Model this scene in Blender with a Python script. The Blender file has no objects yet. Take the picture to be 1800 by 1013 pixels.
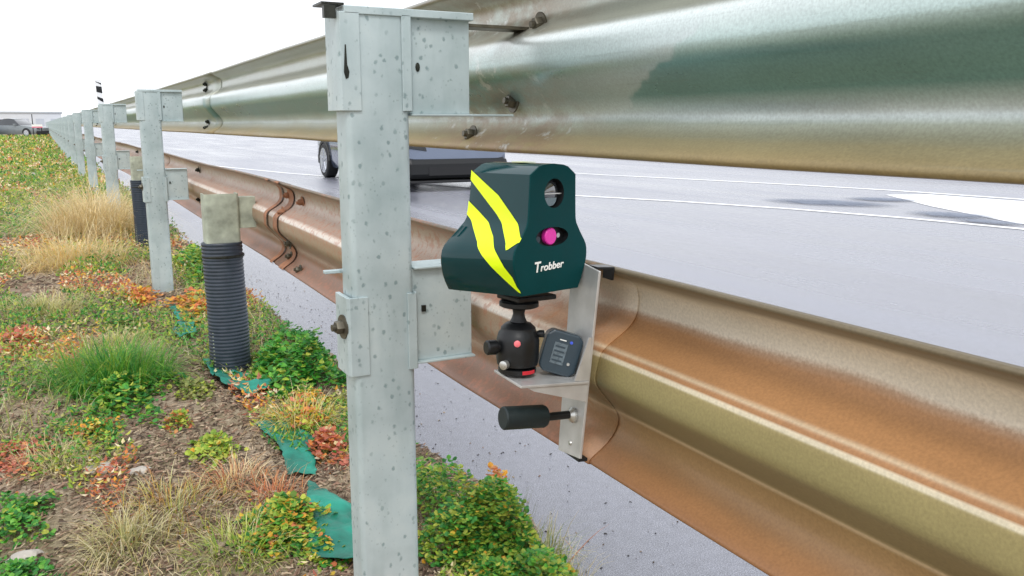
import bpy, bmesh, math, random
from mathutils import Vector, Matrix, noise
S = bpy.context.scene
C = S.collection
R = math.radians
random.seed(7)

# ------------------------------------------------------------------ camera
cd = bpy.data.cameras.new('camera'); cam = bpy.data.objects.new('camera', cd); C.objects.link(cam)
cam.location = (0, 0, 1.0)
cam.rotation_euler = (R(90 - 10.8), 0, R(-27.6))
cd.sensor_width = 36; cd.lens = 36 * 1510 / 1800
cd.clip_start = .02; cd.clip_end = 6000
S.camera = cam
S.render.resolution_x = 1024; S.render.resolution_y = 576

# ------------------------------------------------------------------ world: bright overcast
SUN_EL, SUN_AZ = 52, 205          # azimuth clockwise from +Y: light from behind the camera
w = bpy.data.worlds.new('World'); S.world = w; w.use_nodes = True
nt = w.node_tree; bg = nt.nodes['Background']
sky = nt.nodes.new('ShaderNodeTexSky'); sky.sky_type = 'NISHITA'; sky.sun_disc = False
sky.sun_elevation = R(SUN_EL); sky.sun_rotation = R(SUN_AZ); sky.air_density = 1; sky.dust_density = 3
mx = nt.nodes.new('ShaderNodeMix'); mx.data_type = 'RGBA'; mx.inputs[0].default_value = .9
tc = nt.nodes.new('ShaderNodeTexCoord'); nz = nt.nodes.new('ShaderNodeTexNoise'); nz.inputs['Scale'].default_value = 2.2
nz.inputs['Detail'].default_value = 5
cr = nt.nodes.new('ShaderNodeValToRGB')
cr.color_ramp.elements[0].position = .3; cr.color_ramp.elements[0].color = (10.6, 10.9, 11.5, 1)
cr.color_ramp.elements[1].position = .7; cr.color_ramp.elements[1].color = (12.6, 12.8, 13.2, 1)
nt.links.new(tc.outputs['Generated'], nz.inputs['Vector']); nt.links.new(nz.outputs['Fac'], cr.inputs[0])
nt.links.new(sky.outputs[0], mx.inputs[6]); nt.links.new(cr.outputs[0], mx.inputs[7])
nt.links.new(mx.outputs[2], bg.inputs['Color']); bg.inputs['Strength'].default_value = .10
sl = bpy.data.lights.new('sun', 'SUN'); sun = bpy.data.objects.new('sun', sl); C.objects.link(sun)
sl.energy = 1.1; sl.angle = R(14); sl.color = (1, .97, .93)
az = R(SUN_AZ); sd = Vector((math.sin(az) * math.cos(R(SUN_EL)), math.cos(az) * math.cos(R(SUN_EL)), math.sin(R(SUN_EL))))
sun.rotation_euler = sd.to_track_quat('Z', 'Y').to_euler(); sun.location = (0, -5, 12)
S.view_settings.view_transform = 'Standard'; S.view_settings.look = 'None'
S.view_settings.gamma = 1; S.view_settings.exposure = 0.34

# ------------------------------------------------------------------ material helpers
def lin(c):
    return tuple(((v / 255) / 12.92 if v <= 10 else (((v / 255) + .055) / 1.055) ** 2.4) for v in c) + (1,)
class N:
    def __init__(s, name):
        s.m = bpy.data.materials.new(name); s.m.use_nodes = True
        s.t = s.m.node_tree; s.b = s.t.nodes['Principled BSDF']
    def node(s, t, **k):
        n = s.t.nodes.new(t)
        for a, v in k.items(): setattr(n, a, v)
        return n
    def link(s, a, b): s.t.links.new(a, b)
    def coord(s, kind='Object', scale=(1, 1, 1)):
        c = s.node('ShaderNodeTexCoord'); mp = s.node('ShaderNodeMapping'); mp.inputs['Scale'].default_value = scale
        s.link(c.outputs[kind], mp.inputs[0]); return mp.outputs[0]
    def noise(s, vec, scale, detail=4, rough=.55, dist=0):
        n = s.node('ShaderNodeTexNoise'); n.inputs['Scale'].default_value = scale; n.inputs['Detail'].default_value = detail
        n.inputs['Roughness'].default_value = rough; n.inputs['Distortion'].default_value = dist
        s.link(vec, n.inputs['Vector']); return n.outputs['Fac']
    def ramp(s, fac, stops, interp='LINEAR'):
        r = s.node('ShaderNodeValToRGB'); r.color_ramp.interpolation = interp
        e = r.color_ramp.elements
        while len(e) < len(stops): e.new(.5)
        for q, (p, c) in zip(e, stops):
            q.position = p; q.color = c if len(c) == 4 else tuple(c) + (1,)
        s.link(fac, r.inputs[0]); return r.outputs[0]
    def mix(s, f, a, b, mode='MIX'):
        m = s.node('ShaderNodeMix', data_type='RGBA', blend_type=mode)
        for sock, v in ((m.inputs[0], f), (m.inputs[6], a), (m.inputs[7], b)):
            if hasattr(v, 'links'): s.link(v, sock)
            else: sock.default_value = v
        return m.outputs[2]
    def math(s, op, a, b=0, clamp=False):
        m = s.node('ShaderNodeMath', operation=op, use_clamp=clamp)
        for sock, v in ((m.inputs[0], a), (m.inputs[1], b)):
            if hasattr(v, 'links'): s.link(v, sock)
            else: sock.default_value = v
        return m.outputs[0]
    def bump(s, h, strength=.3, dist=.01):
        b = s.node('ShaderNodeBump'); b.inputs['Strength'].default_value = strength; b.inputs['Distance'].default_value = dist
        s.link(h, b.inputs['Height']); s.link(b.outputs[0], s.b.inputs['Normal'])
    def set(s, **k):
        for a, v in k.items():
            sock = s.b.inputs[a.replace('_', ' ')]
            if hasattr(v, 'links'): s.link(v, sock)
            else: sock.default_value = v
        return s.m
def grey(v): return (v, v, v, 1)
def simple(name, col, rough=.5, metal=0, var=.25, scale=30, bump=.1, coat=0):
    n = N(name); v = n.coord(); f = n.noise(v, scale, 5)
    lo = tuple(c * (1 - var) for c in col[:3]) + (1,); hi = tuple(min(1, c * (1 + var)) for c in col[:3]) + (1,)
    n.set(Base_Color=n.ramp(f, [(.3, lo), (.7, hi)]), Roughness=n.ramp(f, [(.3, grey(max(0, rough - .08))), (.7, grey(min(1, rough + .08)))]), Metallic=metal)
    if coat: n.b.inputs['Coat Weight'].default_value = coat; n.b.inputs['Coat Roughness'].default_value = .08
    if bump: n.bump(f, bump, .002)
    return n.m

def mat_post():
    n = N('galvanised_post'); v = n.coord()
    f = n.noise(v, 9, 5); base = n.ramp(f, [(.3, lin((166, 182, 184))), (.55, lin((186, 200, 202))), (.75, lin((200, 211, 210)))])
    vs = n.coord(scale=(1, 1, .75))
    vo = n.node('ShaderNodeTexVoronoi'); vo.inputs['Scale'].default_value = 62; n.link(vs, vo.inputs['Vector'])
    wob = n.noise(v, 120, 4)
    d = n.math('ADD', vo.outputs['Distance'], n.math('MULTIPLY', wob, .55))
    spot = n.ramp(d, [(.40, grey(1)), (.53, grey(0))])
    dens = n.ramp(n.noise(v, 14, 2), [(.30, grey(.25)), (.5, grey(1))])
    keep = n.ramp(n.math('FRACT', n.math('MULTIPLY', vo.outputs['Color'], 3.3)), [(.22, grey(0)), (.27, grey(1))])
    sp = n.math('MULTIPLY', n.math('MULTIPLY', spot, dens), keep)
    col = n.mix(n.math('MULTIPLY', sp, .62), base, lin((100, 124, 126)))
    f2 = n.noise(n.coord(scale=(1, 1, .15)), 28, 4)
    col = n.mix(n.math('MULTIPLY', n.ramp(f2, [(.5, grey(0)), (.75, grey(1))]), .35), col, lin((146, 166, 166)))
    v2 = n.node('ShaderNodeTexVoronoi'); v2.inputs['Scale'].default_value = 135; n.link(vs, v2.inputs['Vector'])
    d2 = n.math('ADD', v2.outputs['Distance'], n.math('MULTIPLY', wob, .7))
    sp2 = n.math('MULTIPLY', n.ramp(d2, [(.46, grey(1)), (.58, grey(0))]), n.ramp(n.noise(v, 20, 3), [(.45, grey(0)), (.62, grey(1))]))
    col = n.mix(n.math('MULTIPLY', sp2, .45), col, lin((112, 132, 132)))
    n.bump(n.noise(v, 240, 3), .12, .0015)
    return n.set(Base_Color=col, Metallic=.25, Roughness=n.ramp(f, [(.3, grey(.42)), (.7, grey(.56))]))
def mat_rail(name, stops, metal, rough, far=None, grime=None):
    # v of the UV map runs over the height of the W profile (0 bottom edge, 1 top edge), u along the rail in metres
    n = N(name); uv = n.node('ShaderNodeUVMap'); uv.uv_map = 'rail'
    sx = n.node('ShaderNodeSeparateXYZ'); n.link(uv.outputs[0], sx.inputs[0])
    v = n.coord(); lowf = n.noise(n.coord(scale=(1, .5, 1)), 4.2, 2)
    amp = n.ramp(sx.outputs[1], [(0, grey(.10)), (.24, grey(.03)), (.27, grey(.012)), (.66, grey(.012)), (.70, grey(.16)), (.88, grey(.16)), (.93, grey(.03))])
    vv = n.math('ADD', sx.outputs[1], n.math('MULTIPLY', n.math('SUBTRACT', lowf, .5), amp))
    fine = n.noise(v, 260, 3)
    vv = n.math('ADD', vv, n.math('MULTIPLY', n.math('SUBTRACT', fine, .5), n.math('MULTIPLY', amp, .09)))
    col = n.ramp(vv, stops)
    blot = n.noise(n.coord(scale=(1, .35, 1)), 12, 5)
    col = n.mix(.35, col, n.ramp(blot, [(.3, grey(.62)), (.7, grey(1.15))]), 'MULTIPLY')
    if far:
        fmask = n.ramp(n.math('ADD', n.math('MULTIPLY', sx.outputs[0], .1), n.math('MULTIPLY', n.noise(v, 7, 4), .04)), [(.122, grey(0)), (.15, grey(1))])
        scratch = n.ramp(n.noise(n.coord(scale=(1, 1, 1)), 60, 3), [(.52, grey(0)), (.6, grey(1))])
        fc = n.ramp(vv, far)
        fc = n.mix(n.math('MULTIPLY', scratch, .5), fc, lin((176, 118, 92)))
        col = n.mix(fmask, col, fc)
    if grime:
        near = n.ramp(n.math('MULTIPLY', sx.outputs[0], .25), [(.30, grey(0)), (.36, grey(1)), (.43, grey(1)), (.52, grey(.1)), (1, grey(.12))])
        low = n.ramp(sx.outputs[1], [(0, grey(1)), (.34, grey(.7)), (.5, grey(.15)), (.68, grey(.4)), (.72, grey(.9)), (1, grey(.6))])
        bl = n.ramp(n.noise(n.coord(scale=(1, .6, 1)), 22, 6, .65), [(.38, grey(0)), (.56, grey(1))])
        gm = n.math('MULTIPLY', n.math('MULTIPLY', near, low), bl)
        col = n.mix(n.math('MULTIPLY', gm, .7), col, grime)
        # pale splashes and fine scratches in the zinc
        spl = n.ramp(n.noise(n.coord(scale=(1, .8, 1)), 17, 6, .7), [(.58, grey(0)), (.64, grey(1))])
        col = n.mix(n.math('MULTIPLY', n.math('MULTIPLY', spl, near), .5), col, lin((226, 230, 228)))
        wv = n.math('ADD', n.math('MULTIPLY', sx.outputs[0], .5), n.math('MULTIPLY', n.math('SUBTRACT', n.noise(v, 6, 3), .5), .14))
        wv = n.math('ADD', wv, n.math('MULTIPLY', sx.outputs[1], .35))
        worn = n.math('MULTIPLY', n.ramp(wv, [(.655, grey(0)), (.662, grey(1)), (.80, grey(.6)), (.92, grey(0))]), n.ramp(sx.outputs[1], [(.20, grey(0)), (.24, grey(1)), (.52, grey(1)), (.60, grey(0))]))
        col = n.mix(n.math('MULTIPLY', worn, .55), col, lin((214, 222, 224)))
        sc = n.ramp(n.noise(n.coord(scale=(1, .02, 1)), 90, 4, .6), [(.60, grey(0)), (.66, grey(1))])
        col = n.mix(n.math('MULTIPLY', sc, .16), col, lin((120, 132, 124)))
    gr = n.ramp(fine, [(.3, grey(.82)), (.7, grey(1.1))])
    col = n.mix(.8, col, gr, 'MULTIPLY')
    n.bump(fine, .12, .0012)
    rr = n.math('ADD', n.ramp(vv, rough), n.math('MULTIPLY', n.math('SUBTRACT', blot, .5), .2), True)
    return n.set(Base_Color=col, Metallic=n.ramp(vv, metal), Roughness=rr)
g = grey
MP = mat_post()
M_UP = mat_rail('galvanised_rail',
    [(0, lin((146, 126, 84))), (.09, lin((158, 146, 110))), (.165, lin((164, 170, 154))), (.20, lin((212, 224, 226))), (.235, lin((200, 216, 218))), (.30, lin((122, 164, 164))), (.42, lin((128, 170, 168))), (.5, lin((196, 216, 214))), (.60, lin((222, 230, 228))), (.64, lin((176, 178, 164))), (.85, lin((190, 198, 190))), (1, lin((150, 150, 138)))],  # bright trough and ridge, dark slope between: reflections painted into the zinc colour
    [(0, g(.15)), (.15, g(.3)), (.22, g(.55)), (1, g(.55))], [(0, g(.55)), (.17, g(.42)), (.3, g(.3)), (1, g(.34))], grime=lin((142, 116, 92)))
M_LO = mat_rail('dusty_rail',
    [(0, lin((144, 100, 64))), (.08, lin((164, 120, 78))), (.25, lin((164, 138, 96))), (.272, lin((210, 194, 160))), (.285, lin((160, 148, 112))), (.30, lin((132, 124, 92))), (.42, lin((134, 126, 92))), (.45, lin((164, 154, 108))),  # dust tones; the olive band below the ridge has shade painted in
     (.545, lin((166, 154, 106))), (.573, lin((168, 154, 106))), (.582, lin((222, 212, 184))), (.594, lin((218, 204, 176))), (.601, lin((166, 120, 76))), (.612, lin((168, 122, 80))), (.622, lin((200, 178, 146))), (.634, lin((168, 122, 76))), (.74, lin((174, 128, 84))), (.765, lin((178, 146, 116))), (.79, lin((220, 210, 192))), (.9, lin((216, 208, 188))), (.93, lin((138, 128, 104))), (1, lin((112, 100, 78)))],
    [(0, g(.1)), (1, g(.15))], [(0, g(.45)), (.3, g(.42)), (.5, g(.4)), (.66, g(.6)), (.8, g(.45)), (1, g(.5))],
    far=[(0, lin((138, 100, 80))), (.2, lin((158, 126, 104))), (.26, lin((206, 192, 176))), (.33, lin((168, 152, 136))), (.45, lin((172, 152, 130))), (.575, lin((168, 140, 114))), (.59, lin((222, 214, 204))), (.62, lin((214, 200, 186))), (.64, lin((166, 138, 120))), (.8, lin((194, 180, 166))), (.92, lin((168, 152, 134))), (1, lin((104, 90, 74)))])  # pale lines are highlights painted in among the dust tones
M_BOLT = simple('weathered_bolt_steel', lin((92, 88, 76)), .45, .5, .4, 60)
M_DARKBOLT = simple('dark_bolt_steel', lin((48, 50, 44)), .4, .5, .5, 80)
M_RUSTSPOT = simple('rusty_steel', lin((150, 104, 76)), .7, .1, .4, 40)
M_CONC = simple('weathered_post_steel', lin((170, 176, 160)), .6, .15, .3, 22)
M_SLEEVE = simple('black_corrugated_plastic', lin((54, 62, 74)), .42, 0, .2, 25, .05)
M_SLEEVE2 = simple('navy_corrugated_plastic', lin((38, 50, 64)), .45, 0, .2, 25, .05)
M_FAB = simple('green_woven_sheet', lin((26, 124, 106)), .6, 0, .55, 9, .5)
M_GREEN = simple('petrol_green_lacquer', lin((0, 50, 54)), .4, 0, .06, 12, 0, coat=.8)
M_GREEN.node_tree.nodes['Principled BSDF'].inputs['Coat IOR'].default_value = 1.5
M_GREEN.node_tree.nodes['Principled BSDF'].inputs['Specular IOR Level'].default_value = 0
M_GREEN.node_tree.nodes['Principled BSDF'].inputs['Coat Roughness'].default_value = .05
M_FRONT = simple('petrol_green_front', lin((0, 58, 60)), .5, 0, .06, 30, .03)
M_FRONT.node_tree.nodes['Principled BSDF'].inputs['Specular IOR Level'].default_value = .12
M_YEL = simple('fluorescent_yellow_tape', lin((222, 250, 10)), .35, 0, .03, 40, 0)
M_BLACK = simple('black_anodised', lin((26, 28, 30)), .38, .2, .2, 60, .05)
M_RUB = simple('black_rubber', lin((20, 34, 36)), .55, 0, .15, 120, .15)
M_MAG = simple('magenta_filter', lin((226, 52, 168)), .25, 0, .04, 50, 0)
M_RED = simple('red_plastic', lin((206, 44, 56)), .35, 0, .1, 50, 0)
M_PINK = simple('pale_red_badge', lin((240, 120, 128)), .35, 0, .1, 50, 0)
M_WHT = simple('white_print', lin((240, 242, 238)), .5, 0, .03, 60, 0)
M_BRUSH = simple('raw_plate_steel', lin((200, 200, 198)), .45, .5, .12, 30, .05)
M_SLATE = simple('dark_slate_plastic', lin((44, 60, 70)), .35, 0, .08, 60, .05)
M_SCREEN = simple('grey_display', lin((92, 106, 114)), .3, 0, .3, 130, 0)
M_LED = simple('blue_led_cap', lin((70, 96, 220)), .3, 0, .05, 50, 0)
M_SILV = simple('silver_metal', lin((200, 200, 196)), .3, .8, .1, 50, 0)
def mat_glass():
    n = N('lens_glass'); return n.set(Base_Color=(.03, .035, .04, 1), Roughness=.04, Metallic=.0, Coat_Weight=1.0, Coat_Roughness=.02, IOR=2.0)
M_GLASS = mat_glass()
M_LAMP = simple('lens_inner_silver', lin((120, 134, 138)), .2, .7, .1, 20, 0)

def mat_soil():
    n = N('soil'); v = n.coord()
    f = n.noise(v, 3, 6); f2 = n.noise(n.coord(scale=(1, 1.6, 1)), 45, 5, .7); f3 = n.noise(v, 170, 3)
    col = n.ramp(f2, [(.3, lin((108, 92, 76))), (.5, lin((158, 140, 118))), (.68, lin((194, 178, 156)))])
    col = n.mix(n.ramp(f, [(.45, g(0)), (.65, g(.55))]), col, lin((112, 112, 62)))
    col = n.mix(.6, col, n.ramp(f3, [(.3, g(.6)), (.7, g(1.25))]), 'MULTIPLY')
    n.bump(n.math('ADD', f2, n.math('MULTIPLY', f3, .5)), .9, .012)
    return n.set(Base_Color=col, Roughness=.9)
def mat_road():
    n = N('wet_asphalt'); v = n.coord()
    f = n.noise(v, 330, 2, .6); f2 = n.noise(n.coord(scale=(1, .25, 1)), .9, 5); f3 = n.noise(v, 34, 4)
    big = n.noise(n.coord(scale=(1.6, .05, 1)), 1.4, 4)
    col = n.ramp(f, [(.28, lin((84, 87, 96))), (.5, lin((122, 124, 136))), (.7, lin((176, 178, 190)))])
    col = n.mix(.5, col, n.ramp(f3, [(.3, g(.72)), (.7, g(1.18))]), 'MULTIPLY')
    col = n.mix(.5, col, n.ramp(f2, [(.3, g(.8)), (.7, g(1.15))]), 'MULTIPLY')
    col = n.mix(.6, col, n.ramp(big, [(.35, g(.66)), (.65, g(1.1))]), 'MULTIPLY')
    st = n.ramp(n.noise(v, 700, 1), [(.66, g(0)), (.72, g(.6))]); col = n.mix(st, col, lin((206, 206, 210)))
    n.bump(f, .45, .004)
    return n.set(Base_Color=col, Roughness=n.ramp(n.math('ADD', n.math('MULTIPLY', f2, .5), n.math('MULTIPLY', big, .5)), [(.35, g(.14)), (.65, g(.38))]), Specular_IOR_Level=1.0)
def mat_paint(name, c):
    n = N(name); v = n.coord(); f = n.noise(v, 5, 6, .7)
    return n.set(Base_Color=n.ramp(f, [(.3, tuple(x * .75 for x in c[:3]) + (1,)), (.55, c)]), Roughness=.4)
M_SOIL, M_ROAD = mat_soil(), mat_road()
def mat_puddle():
    n = N('puddle'); v = n.coord(); c = n.node('ShaderNodeTexCoord')
    gr = n.node('ShaderNodeTexGradient', gradient_type='SPHERICAL'); n.link(c.outputs['Object'], gr.inputs[0])
    f = n.noise(v, 3.5, 5, .65)
    a = n.ramp(n.math('MULTIPLY', n.ramp(gr.outputs['Fac'], [(0, g(0)), (.75, g(1))]), n.math('ADD', f, .25)), [(.15, g(0)), (.62, g(.75))])
    n.set(Base_Color=n.ramp(f, [(.35, lin((80, 92, 114))), (.65, lin((120, 130, 150)))]), Roughness=.5, Specular_IOR_Level=.2, Alpha=a)  # wet patch whose dark reflection is put into the base colour
    return n.m
M_PUD = mat_puddle()
M_LINE = mat_paint('white_road_paint', (.85, .86, .88, 1))
M_PATCH = mat_paint('dark_wet_tar', lin((112, 118, 136)))
def mat_leaf():
    n = N('leaves'); a = n.node('ShaderNodeVertexColor'); a.layer_name = 'Col'
    v = n.coord(); f = n.noise(v, 90, 2)
    col = n.mix(.5, a.outputs['Color'], n.ramp(f, [(.3, g(.7)), (.7, g(1.25))]), 'MULTIPLY')
    n.set(Base_Color=col, Roughness=.5, Specular_IOR_Level=.4)
    tr = n.node('ShaderNodeBsdfTranslucent'); n.link(col, tr.inputs['Color'])
    ms = n.node('ShaderNodeMixShader'); ms.inputs[0].default_value = .35
    out = n.t.nodes['Material Output']
    n.link(n.b.outputs[0], ms.inputs[1]); n.link(tr.outputs[0], ms.inputs[2]); n.link(ms.outputs[0], out.inputs['Surface'])
    return n.m
M_LEAF = mat_leaf()

# ------------------------------------------------------------------ object helpers
def obj(name, bm, mat, parent=None, smooth=False, bevel=0, loc=None):
    me = bpy.data.meshes.new(name)
    bmesh.ops.recalc_face_normals(bm, faces=bm.faces)
    bm.to_mesh(me); bm.free()
    o = bpy.data.objects.new(name, me); C.objects.link(o)
    for m in (mat if isinstance(mat, (list, tuple)) else [mat]): me.materials.append(m)
    if smooth:
        for p in me.polygons: p.use_smooth = True
        try: me.set_sharp_from_angle(angle=R(38))
        except Exception: pass
    if bevel:
        b = o.modifiers.new('bevel', 'BEVEL'); b.width = bevel; b.segments = 2; b.limit_method = 'ANGLE'; b.angle_limit = R(40)
    if parent: o.parent = parent
    if loc: o.location = loc
    return o
def thing(name, label, cat, loc=(0, 0, 0), rot=(0, 0, 0), group=None):
    o = bpy.data.objects.new(name, None); C.objects.link(o); o.empty_display_size = .1
    o.location = loc; o.rotation_euler = rot; tag(o, label, cat, group); return o
def tag(o, label=None, cat=None, group=None, kind=None):
    if label: o['label'] = label
    if cat: o['category'] = cat
    if group: o['group'] = group
    if kind: o['kind'] = kind
    return o
def struct(o, label=None): return tag(o, label, None, None, 'structure')
def dup(root, loc, label=None, rotz=None, skip=()):
    r = root.copy(); C.objects.link(r); r.location = loc
    if rotz is not None: r.rotation_euler.z = rotz
    if label: r['label'] = label
    for ch in list(root.children):
        if ch.name.split('.')[0] in skip: continue
        c = ch.copy(); C.objects.link(c); c.parent = r
        for q in ch.children:
            d = q.copy(); C.objects.link(d); d.parent = c
    return r
def box(bm, x0, x1, y0, y1, z0, z1, M=None):
    vs = [bm.verts.new(p) for p in ((x0, y0, z0), (x1, y0, z0), (x1, y1, z0), (x0, y1, z0), (x0, y0, z1), (x1, y0, z1), (x1, y1, z1), (x0, y1, z1))]
    for f in ((0, 3, 2, 1), (4, 5, 6, 7), (0, 1, 5, 4), (1, 2, 6, 5), (2, 3, 7, 6), (3, 0, 4, 7)): bm.faces.new([vs[i] for i in f])
    if M: bmesh.ops.transform(bm, matrix=M, verts=vs)
    return bm
def prism(bm, pts, axis, a, b):
    # closed outline pts (2D) extruded along axis from a to b
    def P(p, t): return {'x': (t, p[0], p[1]), 'y': (p[0], t, p[1]), 'z': (p[0], p[1], t)}[axis]
    A = [bm.verts.new(P(p, a)) for p in pts]; B = [bm.verts.new(P(p, b)) for p in pts]
    bm.faces.new(A); bm.faces.new(B[::-1]); n = len(pts)
    for i in range(n): bm.faces.new((A[i], B[i], B[(i + 1) % n], A[(i + 1) % n]))
    return bm
def lathe(bm, prof, seg=24, M=None, sx=1, sy=1):
    rings = []; new = []
    for r, z in prof:
        ring = [bm.verts.new((r * math.cos(2 * math.pi * k / seg) * sx, r * math.sin(2 * math.pi * k / seg) * sy, z)) for k in range(seg)]
        rings.append(ring); new += ring
    for a, b in zip(rings, rings[1:]):
        for k in range(seg): bm.faces.new((a[k], a[(k + 1) % seg], b[(k + 1) % seg], b[k]))
    bm.faces.new(rings[0][::-1]); bm.faces.new(rings[-1])
    if M: bmesh.ops.transform(bm, matrix=M, verts=new)
    return bm
def along(p, d):
    return Matrix.Translation(p) @ Vector(d).normalized().to_track_quat('Z', 'Y').to_matrix().to_4x4()
def hexbolt(bm, p, d, r=.012, h=.009, washer=.019):
    M = along(p, d)
    if washer: lathe(bm, [(washer, 0), (washer, .003)], 20, M)
    lathe(bm, [(r, .003), (r, .003 + h * .8), (r * .86, .003 + h)], 6, M)
    lathe(bm, [(r * .5, .003 + h), (r * .5, .003 + h * 1.5)], 10, M)
    return bm
def B(): return bmesh.new()

# ------------------------------------------------------------------ terrain
def bend(y): return -.0125 * (math.sqrt((max(y, 0) - 6) ** 2 + 4) + (max(y, 0) - 6)) / 2 if y > 0 else 0
RX = .698                        # back ridge of the rails
def gz(x, y):
    xx = x - bend(y)
    h = .012 * noise.noise((x * 2.2, y * 2.2, 0)) + .03 * noise.noise((x * .8, y * .5, 3)) + .006 * noise.noise((x * 9, y * 9, 1))
    h -= .07 * math.exp(-((x - .57) / .16) ** 2 - ((y - 3.55) / .3) ** 2)
    edge = .9 + .10 * noise.noise((y * 1.3, 2, 5)) + .05 * noise.noise((y * 4.5, 7, 5))
    t = (xx - edge) / .16
    t = min(1, max(0, t)); t = t * t * (3 - 2 * t)
    h = (h + .015) * (1 - t) - .05 * t
    if xx < -2: h += .03 * noise.noise((x * .1, y * .1, 9)) - .02 * min(1, (-2 - xx) / 5)
    return h
def grid(name, xs, ys, fz, mat):
    vs = [(x, y, fz(x, y)) for y in ys for x in xs]; n = len(xs)
    fs = [(j * n + i, j * n + i + 1, (j + 1) * n + i + 1, (j + 1) * n + i) for j in range(len(ys) - 1) for i in range(n - 1)]
    me = bpy.data.meshes.new(name); me.from_pydata(vs, [], fs); me.materials.append(mat)
    for p in me.polygons: p.use_smooth = True
    o = bpy.data.objects.new(name, me); C.objects.link(o); return o
bm = B(); box(bm, -2500, 2500, -800, 2600, -1.2, -.09); struct(obj('ground', bm, M_SOIL), 'open ground reaching to the horizon')
def geo(a, b, s, g_):
    r = [a]
    while r[-1] < b: r.append(r[-1] + s); s *= g_
    return r
ys = [-1.5 + .12 * i for i in range(22)] + geo(1.14, 130, .022, 1.011)
xs = [-40, -25, -15, -9, -6, -4, -3, -2, -1.4, -1] + [-.8 + .028 * i for i in range(72)]
def vz(x, y): return gz(x, y) if x < 1.15 else -.07
o = grid('verge', [x for x in xs], ys, lambda x, y: gz(x, y), M_SOIL)
# follow the gentle bend of the road
for v in o.data.vertices:
    b_ = bend(v.co.y); v.co.x += b_ if v.co.x > -6 else 0; v.co.z = gz(v.co.x, v.co.y)
struct(o, 'weedy soil verge beside the guardrail')
ry = [-20, -5, 0, 2, 4, 6, 8, 10, 14, 20, 30, 45, 70, 100, 160, 260, 420, 700]
def strip(name, x0, x1, z, mat, ysl=ry):
    vs = []
    for y in ysl: vs += [(x0 + bend(y), y, z), (x1 + bend(y), y, z)]
    me = bpy.data.meshes.new(name); me.from_pydata(vs, [], [(2 * i, 2 * i + 1, 2 * i + 3, 2 * i + 2) for i in range(len(ysl) - 1)]); me.materials.append(mat)
    o = bpy.data.objects.new(name, me); C.objects.link(o); return o
struct(strip('road', .8, 23, 0, M_ROAD), 'wet bluish asphalt road')
def ribbon(bm, pts, w, z):
    L = [Vector((p[0], p[1], z)) for p in pts]; prev = None
    for i, p in enumerate(L):
        d = (L[min(i + 1, len(L) - 1)] - L[max(i - 1, 0)]).normalized(); nrm = Vector((-d.y, d.x, 0)) * w / 2
        cur = (bm.verts.new(p - nrm), bm.verts.new(p + nrm))
        if prev: bm.faces.new((prev[0], prev[1], cur[1], cur[0]))
        prev = cur
bm = B()
ribbon(bm, [(2.5, 26), (4.2, 18), (5.6, 13), (6.5, 10.34), (7.18, 9.0), (7.74, 7.53), (8.08, 6.21), (8.22, 5.02), (8.2, 2), (8.1, -5)], .13, .004)
ribbon(bm, [(8.0, 24), (9.0, 17.5), (9.6, 14.6), (10.3, 12.5), (10.9, 10.6), (11.28, 9.06), (11.5, 7.0), (11.6, 3), (11.6, -5)], .16, .004)
bm.faces.new([bm.verts.new(p + (.004,)) for p in ((10.5, 8.5), (9.5, 7.0), (8.62, 5.35), (8.62, 4.4), (11.2, 4.4), (11.2, 6.9), (11.1, 8.2))])
struct(obj('road_markings', bm, M_LINE), 'white painted lines and tapering hatched wedge')
for k, (px_, py_, sx_, sy_, rz_) in enumerate(((8.75, 7.95, .62, 1.05, 25), (9.75, 7.95, .45, .6, 30), (8.75, 6.2, .42, .62, 10), (8.45, 5.55, .28, .5, 0))):
    bm = B(); bm.faces.new([bm.verts.new((math.cos(R(q * 15)), math.sin(R(q * 15)), 0)) for q in range(24)])
    o = struct(obj('puddle', bm, M_PUD), 'wet patch with painted dark reflection between the road lines'); o.location = (px_, py_, .009 + k * .002); o.scale = (sx_, sy_, 1); o.rotation_euler = (0, 0, R(rz_))
bm = B(); box(bm, 14.6, 14.9, -6, 120, 0, .12); struct(obj('kerb', bm, simple('kerb_stone', lin((170, 166, 168)), .7)), 'low kerb on the far side of the road')
bm = B(); box(bm, 14.9, 60, -6, 120, -.01, .1); struct(obj('far_pavement', bm, simple('far_paving', lin((178, 172, 174)), .6, 0, .2, 3)), 'pale paved area beyond the far kerb')

# ------------------------------------------------------------------ guardrails
PROF = [(.020, .162), (.013, .163), (.006, .157), (.024, .149), (.056, .134), (.063, .128), (.066, .118), (.066, .088), (.062, .079), (.050, .066),
        (.008, .041), (.002, .036), (0, .029), (0, -.012), (.002, -.018), (.008, -.026), (.046, -.066), (.058, -.080), (.0655, -.091), (.067, -.103), (.064, -.116), (.060, -.124), (.050, -.134), (.024, -.150), (.008, -.161), (.014, -.165), (.020, -.164)]
def fine_prof():
    P = []
    for i in range(len(PROF) - 1):
        a, b = Vector(PROF[i]), Vector(PROF[i + 1])
        n = max(1, int((b - a).length / .008))
        for k in range(n): P.append(a.lerp(b, k / n))
    P.append(Vector(PROF[-1])); 
    for _ in range(2): P = [P[0]] + [(P[i - 1] + P[i] * 2 + P[i + 1]) / 4 for i in range(1, len(P) - 1)] + [P[-1]]
    return P
FP = fine_prof()
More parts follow.
